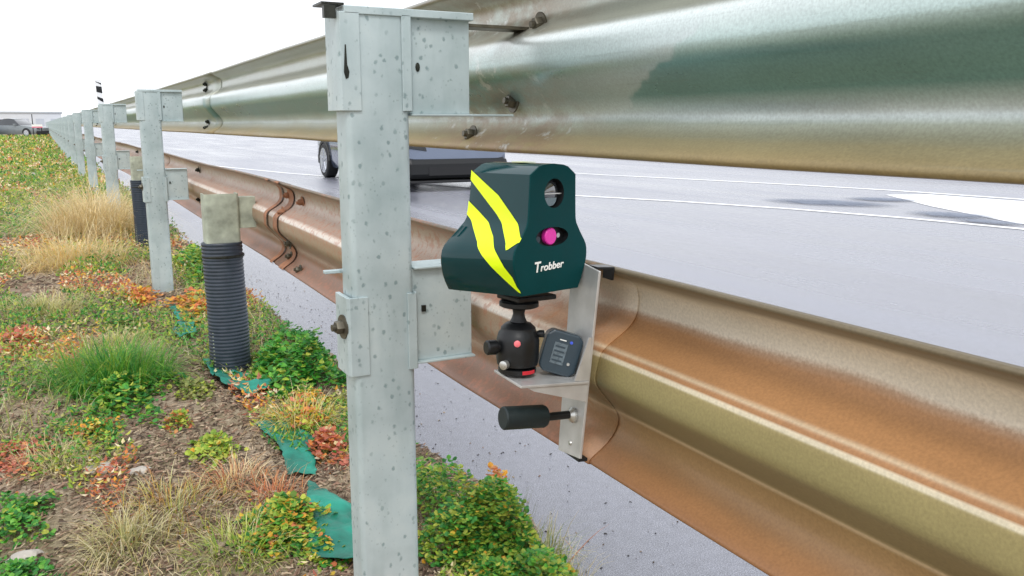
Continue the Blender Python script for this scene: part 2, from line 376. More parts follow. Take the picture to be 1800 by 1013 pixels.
def panel(y0, y1, zc, off=0., end0=None, warp=0, RX=RX):
    bm = B(); uvl = bm.loops.layers.uv.new('rail')
    n = max(3, int((y1 - y0) / .25)); rows = []
    for j in range(n + 1):
        row = []
        for k, p in enumerate(FP):
            s = j / n
            e = end0(p.y) if end0 else 0
            y = y0 + e * (1 - s) ** 3 + (y1 - y0) * s
            dz = warp * math.sin(y * 1.9 + 1) + .002 * noise.noise((y * 2, p.y * 8, zc))
            row.append((bm.verts.new((RX + p.x + off + bend(y) + .0016 * noise.noise((y * 3, p.y * 12, 4)), y, zc + p.y + dz)), y, (p.y + .165) / .33))
        rows.append(row)
    for j in range(n):
        for k in range(len(FP) - 1):
            q = [rows[j][k], rows[j][k + 1], rows[j + 1][k + 1], rows[j + 1][k]]
            f = bm.faces.new([v[0] for v in q]); f.smooth = True
            for lp, v in zip(f.loops, q): lp[uvl].uv = (v[1], v[2])
    return bm
def rail(name, zc, splices, mat, label, warp, rx, y_end=118):
    t = thing(name, label, 'guardrail', (0, 0, 0))
    ss = [-2.7] + splices
    while ss[-1] < y_end: ss.append(ss[-1] + 3.93)
    for i in range(len(ss) - 1):
        off = -.0035 if i % 2 else 0
        lap = .34
        e = (lambda v: .10 * (1 - abs(v + .0) / .165) ** 1.0 * (1 if v > -.1 else .4) * -1) if i else None
        bm = panel(ss[i] - (0 if i == 0 else (lap if i == 1 else .28)), ss[i + 1], zc, off, (lambda v: .05 * max(0, min(1, (-v + .04) / .16)) - .02) if i == 1 else None, warp, rx)
        o = obj('rail_panel', bm, mat, t)
        so = o.modifiers.new('sheet', 'SOLIDIFY'); so.thickness = .003; so.offset = 1
    return t, ss
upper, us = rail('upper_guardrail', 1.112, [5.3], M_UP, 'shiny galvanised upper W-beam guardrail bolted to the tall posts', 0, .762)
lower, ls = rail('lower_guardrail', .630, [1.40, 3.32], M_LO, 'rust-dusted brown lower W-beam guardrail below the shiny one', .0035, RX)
def rbolt(parent, y, dz, zc, m=M_DARKBOLT, r=.013):
    # bolts on the rear of the rail: dz relative to rail centre
    px = min(FP, key=lambda p: abs(p.y - dz)).x
    rx = .762 if zc > 1 else RX
    obj('bolt', hexbolt(B(), (rx + px - .006 + bend(y), y, zc + dz), (-1, 0, .15 if dz < 0 else -.15), r, .014, r * 1.6), m, parent, True)
for y, dz in ((1.53, -.070), (1.43, .07), (1.72, -.135)): rbolt(upper, y, dz, 1.112, M_BOLT)
for y, dz in ((3.24, .11), (3.04, .10), (3.18, .055), (3.14, -.06), (3.22, -.12), (3.02, -.14)): rbolt(lower, y, dz, .63, M_RUSTSPOT if dz > 0 else M_BOLT, .012)
for k in range(1, 5):
    for dz in (.12, .085, -.10, -.135): rbolt(upper, 5.42 + 3.93 * (k - 1), dz, 1.112)
    for dz in (.10, -.08): rbolt(lower, 5.50 + 3.93 * (k - 1), dz, .63)
for y_, w_ in ((3.16, .07), (3.34, .045)): o = obj('splice_plate', panel(y_, y_ + w_, .630, -.009, None, .0035), M_RUSTSPOT, lower, True)
# dents with dry mud on the upper flange beside the nearest post
# ------------------------------------------------------------------ tall posts
PX0, PX1, PW = .438, .552, .060
def cchan(x0, x1, y0, y1, t, r):
    # C section, web towards -y, open to +y, rounded web corners
    out = []
    for cx, cy, a0 in ((x0 + r, y0 + r, 180), (x1 - r, y0 + r, 270)):
        for k in range(5): a = R(a0 + 22.5 * k); out.append((cx + r * math.cos(a), cy + r * math.sin(a)))
    out = [(x0, y1)] + out + [(x1, y1)]
    inn = [(x1 - t, y1), (x1 - t, y0 + t), (x0 + t, y0 + t), (x0 + t, y1)]
    return out + inn
def spacer(parent, zlo, zhi, wrap_lo, wrap_hi, top):
    # box section spacer behind the rail: two horizontal flanges, rear web, wrap lips around the post; parts local to post (y of web = 0)
    bm = B(); x0, x1 = PX0 - .012, .674
    box(bm, PX1 - .004, x1 - .002, .012, .016, zlo + .004, zhi - .004)          # visible web
    box(bm, PX1 + .002, x1, -.001, .075, zlo, zlo + .004)
    if top: box(bm, x0 + .012, x1, -.004, .075, zhi - .013, zhi)
    else:
        box(bm, PX1 + .002, x1, .0, .075, zhi - .004, zhi); box(bm, x0 - .02, PX1 + .0015, PW + .002, .075, zhi - .01, zhi - .004)
    box(bm, x1 - .005, x1, .0165, .075, zlo + .0045, zhi - .0135)
    s = obj('spacer_block', bm, MP, parent, bevel=.0012)
    bm = B(); k_ = B()
    # wrap around the post's left edge, and a lip over its right edge
    prism(bm, [(x0, .07), (x0, .004), (x0 + .004, -.004), (PX0 + .026, -.004), (PX0 + .026, -.0005), (PX0 - .001, -.0005), (PX0 - .004, .006), (PX0 - .004, .07)], 'z', wrap_lo, wrap_hi)
    prism(k_, [(PX1 - .014, -.0005), (PX1 - .014, -.004), (PX1 + .003, -.004), (PX1 + .006, .002), (PX1 + .006, .012), (PX1 + .002, .012), (PX1 + .002, -.0005)], 'z', wrap_lo, wrap_hi)
    obj('wrap_lip', bm, MP, s, bevel=.001); obj('wrap_lip', k_, MP, s, bevel=.001)
    return s
def make_post():
    t = thing('guardrail_post', 'nearest galvanised guardrail post, speckled grey, filling the middle foreground', 'post', (0, 1.44, 0), group='tall galvanised posts along the guardrail')
    bm = B(); prism(bm, cchan(PX0, PX1, 0, PW, .005, .011), 'z', -.3, 1.182)
    obj('upright', bm, MP, t, True)
    s1 = spacer(t, 1.014, 1.193, 1.022, 1.183, 1)
    s2 = spacer(t, .564, .745, .557, .700, 0)
    obj('bolt', hexbolt(B(), (PX0 - .0125, .022, .645), (-1, -.1, 0), .0125, .013, .022), M_BOLT, s2, True)
    bm = B(); box(bm, .57, .578, .008, .0115, .66, .672); obj('bolt_hole', bm, M_DARKBOLT, s2)
    bm = B(); lathe(bm, [(.004, 0), (.004, .002)], 10, along((.572, .012, 1.098), (0, -1, 0)) @ Matrix.Scale(2, 4, (0, 1, 0))); obj('bolt_hole', bm, M_DARKBOLT, s1)
    return t
post = make_post()
# details seen only on the nearest post
s1 = [c for c in post.children if c.name.startswith('spacer_block')][0]
bm = B()
prism(bm, [(PX0 - .0035, 1.085), (PX0 - .0005, 1.13), (PX0 + .0015, 1.13), (PX0 + .0025, 1.098), (PX0 + .006, 1.086), (PX0 + .004, 1.076), (PX0 - .0005, 1.074)], 'y', -.0048, -.0041)
so = obj('slot', bm, M_DARKBOLT, s1)
bm = B(); box(bm, PX0 - .032, PX0 - .0125, .0, .012, 1.172, 1.192); box(bm, PX0 - .036, PX0 + .002, .0, .055, 1.1935, 1.197)
obj('open_end', bm, M_DARKBOLT, s1)
bm = B(); box(bm, .6745, .762, .01, .05, 1.014, 1.018); obj('backing_tab', bm, MP, s1, bevel=.001)
bm = B(); box(bm, .6745, .80, .02, .07, 1.172, 1.178); obj('backing_tab', bm, M_BOLT, s1, bevel=.001)

bm = B(); box(bm, PX0 - .03, PX0 - .0125, .02, .06, .553, .557, Matrix.Rotation(R(-12), 4, 'X')); 
bm.free()
NP = 29
ordn = ['second', 'third', 'fourth', 'fifth', 'sixth', 'seventh', 'eighth', 'ninth', 'tenth']
for k in range(1, NP + 1):
    y = 1.44 + 3.93 * k
    if k <= 9: lb = ordn[k - 1] + ' tall grey guardrail post along the verge, counted from the nearest one'
    else: lb = 'far grey guardrail post in the dense row that merges towards the horizon'
    sk = ('none',)
    d = dup(post, (bend(y), y, .0), lb)
# near-only small parts were copied too; remove them from the copies
for o in list(bpy.data.objects):
    if o.parent and o.name.startswith(('slot', 'open_end', 'backing_tab')): 
        r = o.parent
        while r.parent: r = r.parent
        if r is not post: bpy.data.objects.remove(o)
# dup() shares sub-parts one level down only for direct children: fine

# ------------------------------------------------------------------ short sleeved posts under the lower rail
def make_short(loc, label, msl):
    t = thing('sleeved_post', label, 'post', loc, group='short sleeved posts under the lower rail')
    bm = B(); prism(bm, cchan(-.062, .062, -.02, .05, .005, .012), 'z', -.3, .705)
    o = obj('upright', bm, M_CONC, t, True)
    prof = [(.071, -.12)]
    z = -.12; n = 0
    while z < .515:
        prof += [(.072, z), (.0742, z + .003), (.0742, z + .008), (.072, z + .011)]; z += .0135
    bm = B(); lathe(bm, prof, 40, Matrix.Translation((0, .015, 0)), 1, .82)
    for v in bm.verts:
        a = math.atan2(v.co.y, v.co.x); v.co.x += .003 * math.sin(2 * a + v.co.z * 9); 
        if v.co.z < .1: v.co *= 1; v.co.x += .03 * (.1 - v.co.z)
    obj('corrugated_sleeve', bm, msl, t, True)
    bm = B(); lathe(bm, [(.0755, .47), (.0765, .473), (.0765, .477), (.0755, .48)], 40, Matrix.Translation((0, .015, 0)), 1, .82); obj('binding_wire', bm, M_DARKBOLT, t, True)
    bm = B(); box(bm, .0625, .125, .0, .045, .575, .69); obj('rail_strap', bm, M_CONC, t, bevel=.001)
    return t
sp1 = make_short((.570, 3.65, -.06), 'nearest short post in a black corrugated sleeve under the brown rail', M_SLEEVE)
sp2 = make_short((.56, 7.55, 0), 'farther short post in a dark sleeve, half hidden behind the second tall post', M_SLEEVE2)
sp1.scale = (1.11,) * 3; sp2.scale = (.85, 1, 1.06)
# ------------------------------------------------------------------ steel bracket on the lower rail
br = thing('mounting_bracket', 'raw steel L-shaped bracket plate clamped to the lower rail, with black knob', 'bracket', (.664, 1.06, .65), (0, R(4), R(-2)))
bm = B(); A = [(-.030, -.143), (.036, -.152), (.037, .0), (.038, .152), (-.042, .143), (-.036, 0)]
prism(bm, A, 'x', 0, .004); obj('back_plate', bm, M_BRUSH, br, bevel=.0008)
bm = B(); box(bm, -.112, -.0005, -.040, .052, -.024, -.020); obj('shelf', bm, M_BRUSH, br, bevel=.0008)
bm = B(); prism(bm, [(-.001, -.0245), (-.100, -.0245), (-.09, -.030), (-.001, -.052)], 'y', -.038, -.035); obj('gusset', bm, M_BRUSH, br)
bm = B(); prism(bm, [(-.001, .045), (-.005, .045), (-.024, -.0195), (-.001, -.0195)], 'y', -.0385, -.0355); obj('gusset', bm, M_BRUSH, br)
bm = B(); box(bm, .0045, .030, -.030, -.005, .144, .1475); box(bm, .0302, .034, -.030, -.005, .128, .1475); obj('top_hook', bm, M_BLACK, br)
bm = B(); box(bm, .0045, .02, -.02, .03, -.152, -.147); obj('bottom_hook', bm, M_BLACK, br)
kz = -.082
kn = obj('clamp_knob', lathe(B(), [(.0155, 0), (.0172, .002), (.0172, .066), (.0155, .070), (.009, .072)], 28, along((-.120, -.004, kz + .004), (1, 0, -.03))), M_RUB, br, True)
obj('rod', lathe(B(), [(.0062, 0), (.0062, .050)], 16, along((-.048, -.004, kz), (1, 0, .02))), M_BLACK, br, True)
obj('washer', lathe(B(), [(.012, 0), (.012, .004), (.007, .009)], 18, along((-.0005, -.004, kz), (-1, 0, 0))), M_SILV, br, True)
bm = B()
for s in (1, -1):
    pr = None
    for k in range(7):
        a = R(-60 + 20 * k); p = Vector((-.0025, -.012 - .016 * math.cos(a), kz + .020 * math.sin(a) + s * .012)); q = Vector((-.0025, -.012 - .0135 * math.cos(a), kz + .0175 * math.sin(a) + s * .012))
        c = (bm.verts.new(p), bm.verts.new(q))
        if pr: bm.faces.new((pr[0], pr[1], c[1], c[0]))
        pr = c
bmesh.ops.delete(bm, geom=list(bm.verts), context='VERTS'); bm.free()
# small scratches row of bolts
obj('rivet', lathe(B(), [(.004, 0), (.003, .002)], 12, along((-.0003, .0, -.128), (-1, 0, 0))), M_SILV, br, True)

# ------------------------------------------------------------------ ball head
bh = thing('ball_head', 'black tripod ball head with red dot, standing on the bracket shelf', 'tripod head', (.574, 1.082, .640), (R(0), R(2), R(10)))
obj('base', lathe(B(), [(.026, 0), (.028, .002), (.028, .008), (.024, .010)], 32), M_BLACK, bh, True)
obj('housing', lathe(B(), [(.024, .0105), (.030, .013), (.0315, .022), (.0315, .050), (.029, .060), (.026, .064), (.0255, .068), (.019, .074), (.012, .076)], 36), M_BLACK, bh, True)
obj('stem', lathe(B(), [(.0125, .0765), (.010, .082), (.0085, .088), (.0095, .094), (.018, .098)], 24), M_BLACK, bh, True)
obj('clamp_disc', lathe(B(), [(.026, .0985), (.029, .100), (.029, .106), (.026, .1085)], 32), M_BLACK, bh, True)
bm = B(); box(bm, -.022, .050, -.026, .026, .109, .1165); obj('quick_release_plate', bm, M_BLACK, bh, bevel=.002)
vd = Vector((-.52, -.85, 0))      # roughly towards the viewer side
k_ = obj('red_badge', lathe(B(), [(.0048, 0), (.0048, .002), (.003, .003)], 20, along(Vector((-.020, -.0240, .050)), (-.6, -.8, .05))), M_PINK, bh, True)
obj('label_ring', lathe(B(), [(.0288, .0025), (.0292, .003), (.0292, .0075), (.0288, .008)], 32), M_RED, bh, True)
for c in list(bh.children):
    if c.name.startswith('label_ring'):
        # keep only the short arc of the red label that the photograph shows
        bm = bmesh.new(); bm.from_mesh(c.data)
        kill = [f for f in bm.faces if not (f.calc_center_median().x > -.012 and f.calc_center_median().x < .012 and f.calc_center_median().y < -.02)]
        bmesh.ops.delete(bm, geom=kill, context='FACES'); bm.to_mesh(c.data); bm.free()
obj('lock_knob', lathe(B(), [(.006, .026), (.006, .034), (.010, .035), (.011, .037), (.011, .050), (.009, .052)], 18, along((0, 0, .040), (-1, .18, .02))), M_BLACK, bh, True)
obj('pan_knob', lathe(B(), [(.003, .026), (.003, .031), (.0065, .032), (.0065, .040), (.004, .041)], 16, along((0, 0, .018), (-.93, -.36, 0))), M_SILV, bh, True)
obj('collar_screw', lathe(B(), [(.004, 0), (.0055, .003), (.0055, .010)], 14, along((.018, -.022, .060), (.6, -.8, .1))), M_BLACK, bh, True)

# ------------------------------------------------------------------ speed measuring device
dv = thing('speed_camera', 'petrol green roadside measuring device with two fluorescent yellow stripes and magenta lens', 'speed camera', (.586, 1.09, .765), (R(-.4), R(1.7), R(18.3)))
FT = [(0, .0590), (.06, .0645), (.14, .0700), (.24, .0765), (.32, .0772), (.38, .0745), (.48, .0610), (.57, .0505), (.65, .0492), (.8, .0480), (.965, .0470)]
RT = [(0, .093), (.06, .100), (.14, .1055), (.24, .109), (.32, .108), (.38, .102), (.48, .079), (.57, .060), (.65, .0555), (.8, .0520), (.965, .0490)]
def interp(T, t):
    t = max(0, min(T[-1][0], t))
    for (a, x), (b, y) in zip(T, T[1:]):
        if t <= b:
            return x + (y - x) * (t - a) / (b - a)
def hw(t, s):            # half width at height fraction t, s = 0 rear .. 1 front (smoothed)
    f = lambda q: interp(FT, q) * s + interp(RT, q) * (1 - s)
    return (f(t - .015) + f(t) * 2 + f(t + .015)) / 4
HD, LD = .172, .115
def outline(s):
    ts = [i / 26 * .965 for i in range(27)]
    Lf = [(-hw(t, s), t * HD) for t in ts]
    top = [(-.030, .177), (-.02, .1795), (0, .181), (.02, .1795), (.030, .177)]
    return Lf + top + [(x * -1, z) for x, z in Lf[::-1]]
def yy(s): return (.5 - s) * LD
bm = B(); rings = []
for s in [0, .02, .25, .5, .75, .98]:
    sh = .985 if s == 0 else 1
    rings.append([bm.verts.new((x * sh, yy(s), z)) for x, z in outline(s)])
n = len(rings[0])
for a, b in zip(rings, rings[1:]):
    for k in range(n): bm.faces.new((a[k], a[(k + 1) % n], b[(k + 1) % n], b[k]))
bm.faces.new(rings[0])
obj('housing', bm, M_GREEN, dv, True)
# front face with real openings
def ell(cx, cz, rx, rz, n=36): return [(cx + rx * math.cos(2 * math.pi * k / n), cz + rz * math.sin(2 * math.pi * k / n)) for k in range(n)]
holes = [ell(.002, .140, .0205, .0205), ell(.000, .0795, .034, .0135)]
bm = B(); edges = []
yf = yy(1)
for loop in [[(x * .995, .0008 + z * .996) for x, z in outline(1)]] + holes:
    vs = [bm.verts.new((x, yf, z)) for x, z in loop]
    edges += [bm.edges.new((vs[i], vs[(i + 1) % len(vs)])) for i in range(len(vs))]
bmesh.ops.triangle_fill(bm, use_beauty=True, edges=edges)
# rim back to the housing
outl = [(x * .995, .0008 + z * .996) for x, z in outline(1)]; ob2 = outline(.98)
A_ = [bm.verts.new((x, yf, z)) for x, z in outl]; B_ = [bm.verts.new((x * .999, yy(.98), z)) for x, z in ob2]
for k in range(len(A_)): bm.faces.new((A_[k], A_[(k + 1) % len(A_)], B_[(k + 1) % len(A_)], B_[k]))
bmesh.ops.remove_doubles(bm, verts=bm.verts, dist=1e-5)
fp = obj('front_panel', bm, M_FRONT, dv)
for (hole, depth, nm) in ((holes[0], .012, 'lens_well'), (holes[1], .010, 'sensor_well')):
    bm = B(); a = [bm.verts.new((x, yf + .0001, z)) for x, z in hole]; b = [bm.verts.new((x, yf + depth, z)) for x, z in hole]
    for k in range(len(a)): bm.faces.new((a[k], a[(k + 1) % len(a)], b[(k + 1) % len(a)], b[k]))
    bm.faces.new(b); obj(nm, bm, M_BLACK, dv, True)
ln = obj('objective_lens', lathe(B(), [(.0195, 0), (.0195, .0015), (.0165, .0042), (.011, .0062), (.004, .0070)], 36, along((.002, yf + .0118, .140), (0, -1, 0))), M_GLASS, dv, True)
bm = B(); bx = ell(-.001, .1335, .0125, .0115)
hf = [p for p in bx if p[1] < .1345]
prism(bm, hf, 'y', yf + .0044, yf + .0048); obj('lens_reflector', bm, M_LAMP, ln)
bm = B(); box(bm, -.017, .021, yf + .0035, yf + .0043, .1385, .1400); obj('lens_divider', bm, M_SILV, ln)
obj('receiver_filter', lathe(B(), [(.0122, 0), (.0122, .006), (.011, .0072)], 30, along((0, yf + .0095, .0795), (0, -1, 0))), M_MAG, dv, True)
obj('sensor_glint', lathe(B(), [(.0035, 0), (.0035, .002)], 12, along((.021, yf + .0095, .0795), (0, -1, 0))), M_SILV, dv, True)
obj('sensor_glint', lathe(B(), [(.005, 0), (.005, .002)], 12, along((-.022, yf + .0095, .0755), (0, -1, 0))), M_SLATE, dv, True)
# yellow stripes on the left flank, following its curve
def flank_stripe(tops, bots, n=40):
    bm = B(); prev = None
    for i in range(n + 1):
        s = i / n
        def lerp(T):
            for (a, x), (b, y) in zip(T, T[1:]):
                if s <= b + 1e-9: return x + (y - x) * (s - a) / (b - a)
            return T[-1][1]
        t1, t0 = lerp(tops), lerp(bots); col = []
        for k in range(9):
            t = t0 + (t1 - t0) * k / 8
            col.append(bm.verts.new((-hw(t, s) - .0009, yy(s) if s > 0 else yy(0.005), t * HD)))
        if prev:
            for k in range(8): bm.faces.new((prev[k], prev[k + 1], col[k + 1], col[k]))
        prev = col
    return bm
obj('yellow_stripe', flank_stripe([(0, .985), (.5, .79), (.85, .575), (.985, .47)], [(0, .905), (.5, .635), (.82, .43), (.88, .37), (.985, .44)]), M_YEL, dv, True)
obj('yellow_stripe', flank_stripe([(0, .73), (.4, .565), (.6, .465), (.8, .32), (.95, .16), (.985, .05)], [(0, .62), (.43, .42), (.67, .26), (.8, .165), (.985, .03)]), M_YEL, dv, True)
bm = B(); box(bm, -.016, .010, yy(.42), yy(.62), .1816, .1822); obj('top_sticker', bm, simple('yellow_green_sticker', lin((196, 208, 90)), .4, 0, .1, 200, 0), dv)
# lettering
def text(body, size, loc, parent, name, shear=.25, offset=.0, mat=M_WHT, sx=1):
    cu = bpy.data.curves.new(name, 'FONT'); cu.body = body; cu.size = size; cu.shear = shear; cu.offset = offset; cu.extrude = .0003
    to = bpy.data.objects.new(name, cu); C.objects.link(to)
    dg = bpy.context.evaluated_depsgraph_get(); me = bpy.data.meshes.new_from_object(to.evaluated_get(dg))
    C.objects.unlink(to); bpy.data.objects.remove(to)
    o = bpy.data.objects.new(name, me); C.objects.link(o); me.materials.clear(); me.materials.append(mat)
    o.parent = parent; o.location = loc; o.rotation_euler = (R(90), R(-3), 0); o.scale = (sx, 1, 1); return o
text('T', .0200, (-.0375, yf - .0006, .0315), fp, 'lettering', .2, .0005)
text('robber', .0148, (-.0248, yf - .0006, .0322), fp, 'lettering', .2, .00025, sx=1.16)

# ------------------------------------------------------------------ display box
nd = Vector((-.38, -.90, .12)).normalized()
db = thing('display_box', 'dark slate box with small grey display leaning between ball head and bracket plate', 'electronic box', (.634, 1.055, .667))
zax = nd; xax = Vector((0, 0, 1)).cross(zax).normalized(); yax = zax.cross(xax)
Mx = Matrix((xax, yax, zax)).transposed() @ Matrix.Rotation(R(-17), 3, 'Z')
db.rotation_euler = Mx.to_euler()
bm = B(); prism(bm, [(-.028, -.024), (-.020, -.032), (.020, -.032), (.028, -.024), (.028, .024), (.020, .032), (-.020, .032), (-.028, .024)], 'z', -.030, 0); obj('casing', bm, M_SLATE, db, bevel=.003)
bm = B(); box(bm, -.014, .006, -.017, .015, .0003, .0012); sc = obj('display', bm, M_SCREEN, db)
bm = B()
for i in range(4): box(bm, -.012, .003, -.013 + i * .007, -.0105 + i * .007, .0015, .0017)
obj('display_lines', bm, M_SLATE, sc)
obj('led', lathe(B(), [(.0024, 0), (.002, .0012)], 14, Matrix.Translation((.010, .019, .0003))), M_LED, db, True)
obj('button', lathe(B(), [(.0026, 0), (.002, .0015)], 14, Matrix.Translation((.014, -.013, .0003))), M_SILV, db, True)
bm = B(); box(bm, -.008, .002, .019, .0205, .0003, .0007); obj('marking', bm, M_WHT, db)

# ------------------------------------------------------------------ passing car
M_CAR = simple('dark_blue_car_paint', lin((92, 104, 126)), .18, .3, .05, 5, 0, coat=1)
M_TYRE = simple('tyre_rubber', lin((24, 25, 28)), .6, 0, .2, 60)
M_RIM = simple('alloy_rim', lin((196, 200, 208)), .3, .7, .1, 20, 0)
M_CGLASS = simple('car_glass', lin((30, 36, 42)), .05, .2, .1, 5, 0, coat=1)
def make_car(loc, rotz, label, paint, scale=1):
    t = thing('parked_car' if scale != 1 else 'passing_car', label, 'car', loc, (0, 0, rotz))
    t.scale = (scale,) * 3
    F = lambda y: y * 1.33 if y < 0 else y
    sec = [(-2.10, .30, .50, .72), (-2.05, .26, .74, .84), (-1.6, .24, .86, .88), (-.9, .2, .93, .90), (0, .2, .95, .90), (1.0, .2, .95, .90), (1.8, .24, .94, .88), (2.12, .28, .90, .84), (2.2, .34, .62, .72)]
    bm = B(); rows = []
    for y, zb, zt, hw_ in sec:
        y = F(y)
        rows.append([bm.verts.new(p) for p in ((-hw_ * .93, y, zb), (-hw_, y, zb + .16), (-hw_, y, (zb + zt) / 2 + .05), (-hw_ * .95, y, zt - .03), (-hw_ * .6, y, zt), (hw_ * .6, y, zt), (hw_ * .95, y, zt - .03), (hw_, y, (zb + zt) / 2 + .05), (hw_, y, zb + .16), (hw_ * .93, y, zb))])
    for a, b in zip(rows, rows[1:]):
        for k in range(10): bm.faces.new((a[k], a[(k + 1) % 10], b[(k + 1) % 10], b[k]))
    bm.faces.new(rows[0]); bm.faces.new(rows[-1][::-1])
    body = obj('body', bm, paint, t, True)
    bm = B(); rows = []
    for y, z, hw_ in ((-1.15, .92, .78), (-.45, 1.40, .60), (.2, 1.46, .60), (.95, 1.43, .58), (1.75, .95, .74)):
        rows.append([bm.verts.new(p) for p in ((-max(hw_, .80) * 1.0, y, .90), (-hw_, y, z - .03), (-hw_ * .7, y, z), (hw_ * .7, y, z), (hw_, y, z - .03), (max(hw_, .8), y, .90))])
    for a, b in zip(rows, rows[1:]):
        for k in range(5): bm.faces.new((a[k], a[k + 1], b[k + 1], b[k]))
    obj('cabin_windows', bm, M_CGLASS, t, True)
    bm = B(); rows = []
    for y, z, hw_ in ((-.40, 1.425, .56), (.2, 1.485, .56), (.9, 1.455, .54)):
        rows.append([bm.verts.new(p) for p in ((-hw_, y, z - .02), (-hw_ * .6, y, z), (hw_ * .6, y, z), (hw_, y, z - .02))])
    for a, b in zip(rows, rows[1:]):
        for k in range(3): bm.faces.new((a[k], a[k + 1], b[k + 1], b[k]))
    obj('roof', bm, paint, t, True)
    for sx in (-1, 1):
        for y in (F(-1.35), 1.40):
            wh = obj('wheel', lathe(B(), [(.30, 0), (.325, .02), (.325, .19), (.30, .21)], 32, along((sx * .93, y, .325), (-sx, 0, 0))), M_TYRE, t, True)
            bm = B(); lathe(bm, [(.235, -.004), (.235, .01), (.20, .012)], 28, along((sx * .93, y, .325), (-sx, 0, 0)))
            for k in range(5):
                box(bm, -.028, .028, .02, .22, -.012, -.004, along((sx * .93, y, .325), (-sx, 0, 0)) @ Matrix.Rotation(R(72 * k), 4, 'Z'))
            obj('rim', bm, M_RIM, wh, True)
            bm = B(); pr = None
            for k in range(13):
                a = R(15 * k); c = [bm.verts.new((sx * (.925 if q < 2 else .70), y + rr * math.cos(a), .33 + rr * math.sin(a))) for q, rr in enumerate((.33, .385, .385, .33))]
                if pr:
                    for q in range(3): bm.faces.new((pr[q], pr[q + 1], c[q + 1], c[q]))
                pr = c
            obj('wheel_arch', bm, M_BLACK, t)
    bm = B(); box(bm, -.86, .86, F(-2.10) - .05, F(-2.0), .17, .50); obj('bumper', bm, M_BLACK, t, bevel=.09)
    bm = B(); box(bm, -.82, .82, 2.05, 2.22, .24, .42); obj('bumper', bm, M_BLACK, t, bevel=.02)
    bm = B(); box(bm, -.5, .5, F(-2.10) - .056, F(-2.10) - .051, .24, .36); obj('grille', bm, M_TYRE, t)
    bm = B(); box(bm, -.90, .90, F(-2.10) - .12, F(-1.9), .13, .165); obj('splitter', bm, M_TYRE, t, bevel=.01)
    for sx in (-1, 1):
        bm = B(); prism(bm, [(sx * .50, .60), (sx * .84, .66), (sx * .80, .72), (sx * .52, .67)], 'y', F(-2.10) + .02, F(-2.10) + .06); obj('headlight', bm, M_CGLASS, t)
        bm = B(); box(bm, sx * .68 - .13, sx * .68 + .13, 2.17, 2.20, .68, .82); obj('tail_light', bm, M_RED, t)
        bm = B(); box(bm, sx * .93 - .10, sx * .93 + .10, -.85, -.68, .92, 1.04); obj('mirror', bm, paint, t, bevel=.02)
    return t
make_car((4.479 + .93, 16.32 - 1.40, 0), R(0), 'blue-grey car driving past on the wet road, behind the nearest post', M_CAR)
M_CAR2 = simple('hazed_grey_car_paint', lin((124, 132, 136)), .4, .2, .08, 5, 0, coat=.5)  # distance haze painted in as a lighter body colour
fc = make_car((-2.75, 80, 0), R(48), 'dark grey car in the distance where the posts meet the horizon', M_CAR2, .98)
fc2 = make_car((-6.9, 80, 0), R(80), 'dim lilac-grey car cut off by the left edge of the picture', simple('lilac_grey_car_paint', lin((150, 148, 168)), .4, .2, .08, 5, 0), .98)

# ------------------------------------------------------------------ far things
M_HALL = simple('pale_hall_cladding', lin((206, 210, 216)), .7, 0, .04, .8, 0)
hl = thing('warehouse', 'long pale flat-roofed warehouse hazy on the horizon at far left', 'building', (-12, 300, 0))
bm = B(); box(bm, -12, 14.0, 0, 20, 0, 4.3); obj('wall', bm, M_HALL, hl)
bm = B(); box(bm, -12.3, 14.3, -.3, 20.3, 4.3, 4.7); obj('roof', bm, simple('grey_roof_sheet', lin((178, 184, 190)), .6, 0, .05, 1, 0), hl)
for i in range(6):
    bm = B(); box(bm, -9 + i * 4, -6.8 + i * 4, -.05, -.02, 0, 2.6); obj('loading_door', bm, simple('door_grey', lin((184, 190, 200)), .6, 0, .04, 1, 0) if i == 0 else bpy.data.materials['door_grey'], hl)
lp = thing('street_lamp', 'thin pale street lamp pole rising at the far left edge', 'street lamp', (-5.9, 100, 0))
obj('pole', lathe(B(), [(.08, 0), (.05, 3.6)], 10), M_HALL, lp, True)
bm = B(); box(bm, -.5, .1, -.1, .1, 3.6, 3.7); obj('lamp_head', bm, M_HALL, lp)
# delineator behind the posts
de = thing('marker_post', 'slim white roadside marker with black bands, standing above the far guardrail posts', 'delineator', (.93, 19.9, 0), (0, R(-2.5), R(15)))
bm = B(); prism(bm, [(-.055, -.02), (.055, -.02), (.05, .03), (-.05, .03)], 'z', 0, 1.90); obj('panel', bm, simple('white_marker_plastic', lin((236, 238, 240)), .4, 0, .03, 8, 0), de)
for z0, z1, sl in ((1.46, 1.56, .05), (1.63, 1.77, .02), (1.81, 1.86, .04)):
    bm = B(); prism(bm, [(-.056, z0 + sl), (.056, z0 - sl * .5), (.056, z1 - sl), (-.056, z1)], 'y', -.0235, -.0205); obj('black_band', bm, M_BLACK, de)
# red and white barrier board at the far end
M_PALER = simple('board_red', lin((226, 130, 150)), .5, 0, .05, 5, 0)
bd = thing('barrier_board', 'small red and white barrier board at the far end of the post row', 'barrier', (-1.15, 72, 0))
bm = B(); box(bm, -.34, .34, 0, .04, .74, .98); obj('board', bm, M_WHT, bd)
bm = B(); box(bm, -.34, .34, -.006, -.002, .74, .83); obj('red_stripe', bm, M_PALER, bd)
bm = B(); box(bm, -.3, -.24, .041, .09, -.1, 1.7); obj('leg', bm, M_BLACK, bd)
bm = B(); box(bm, .24, .30, .041, .09, -.1, .95); obj('leg', bm, M_BLACK, bd)

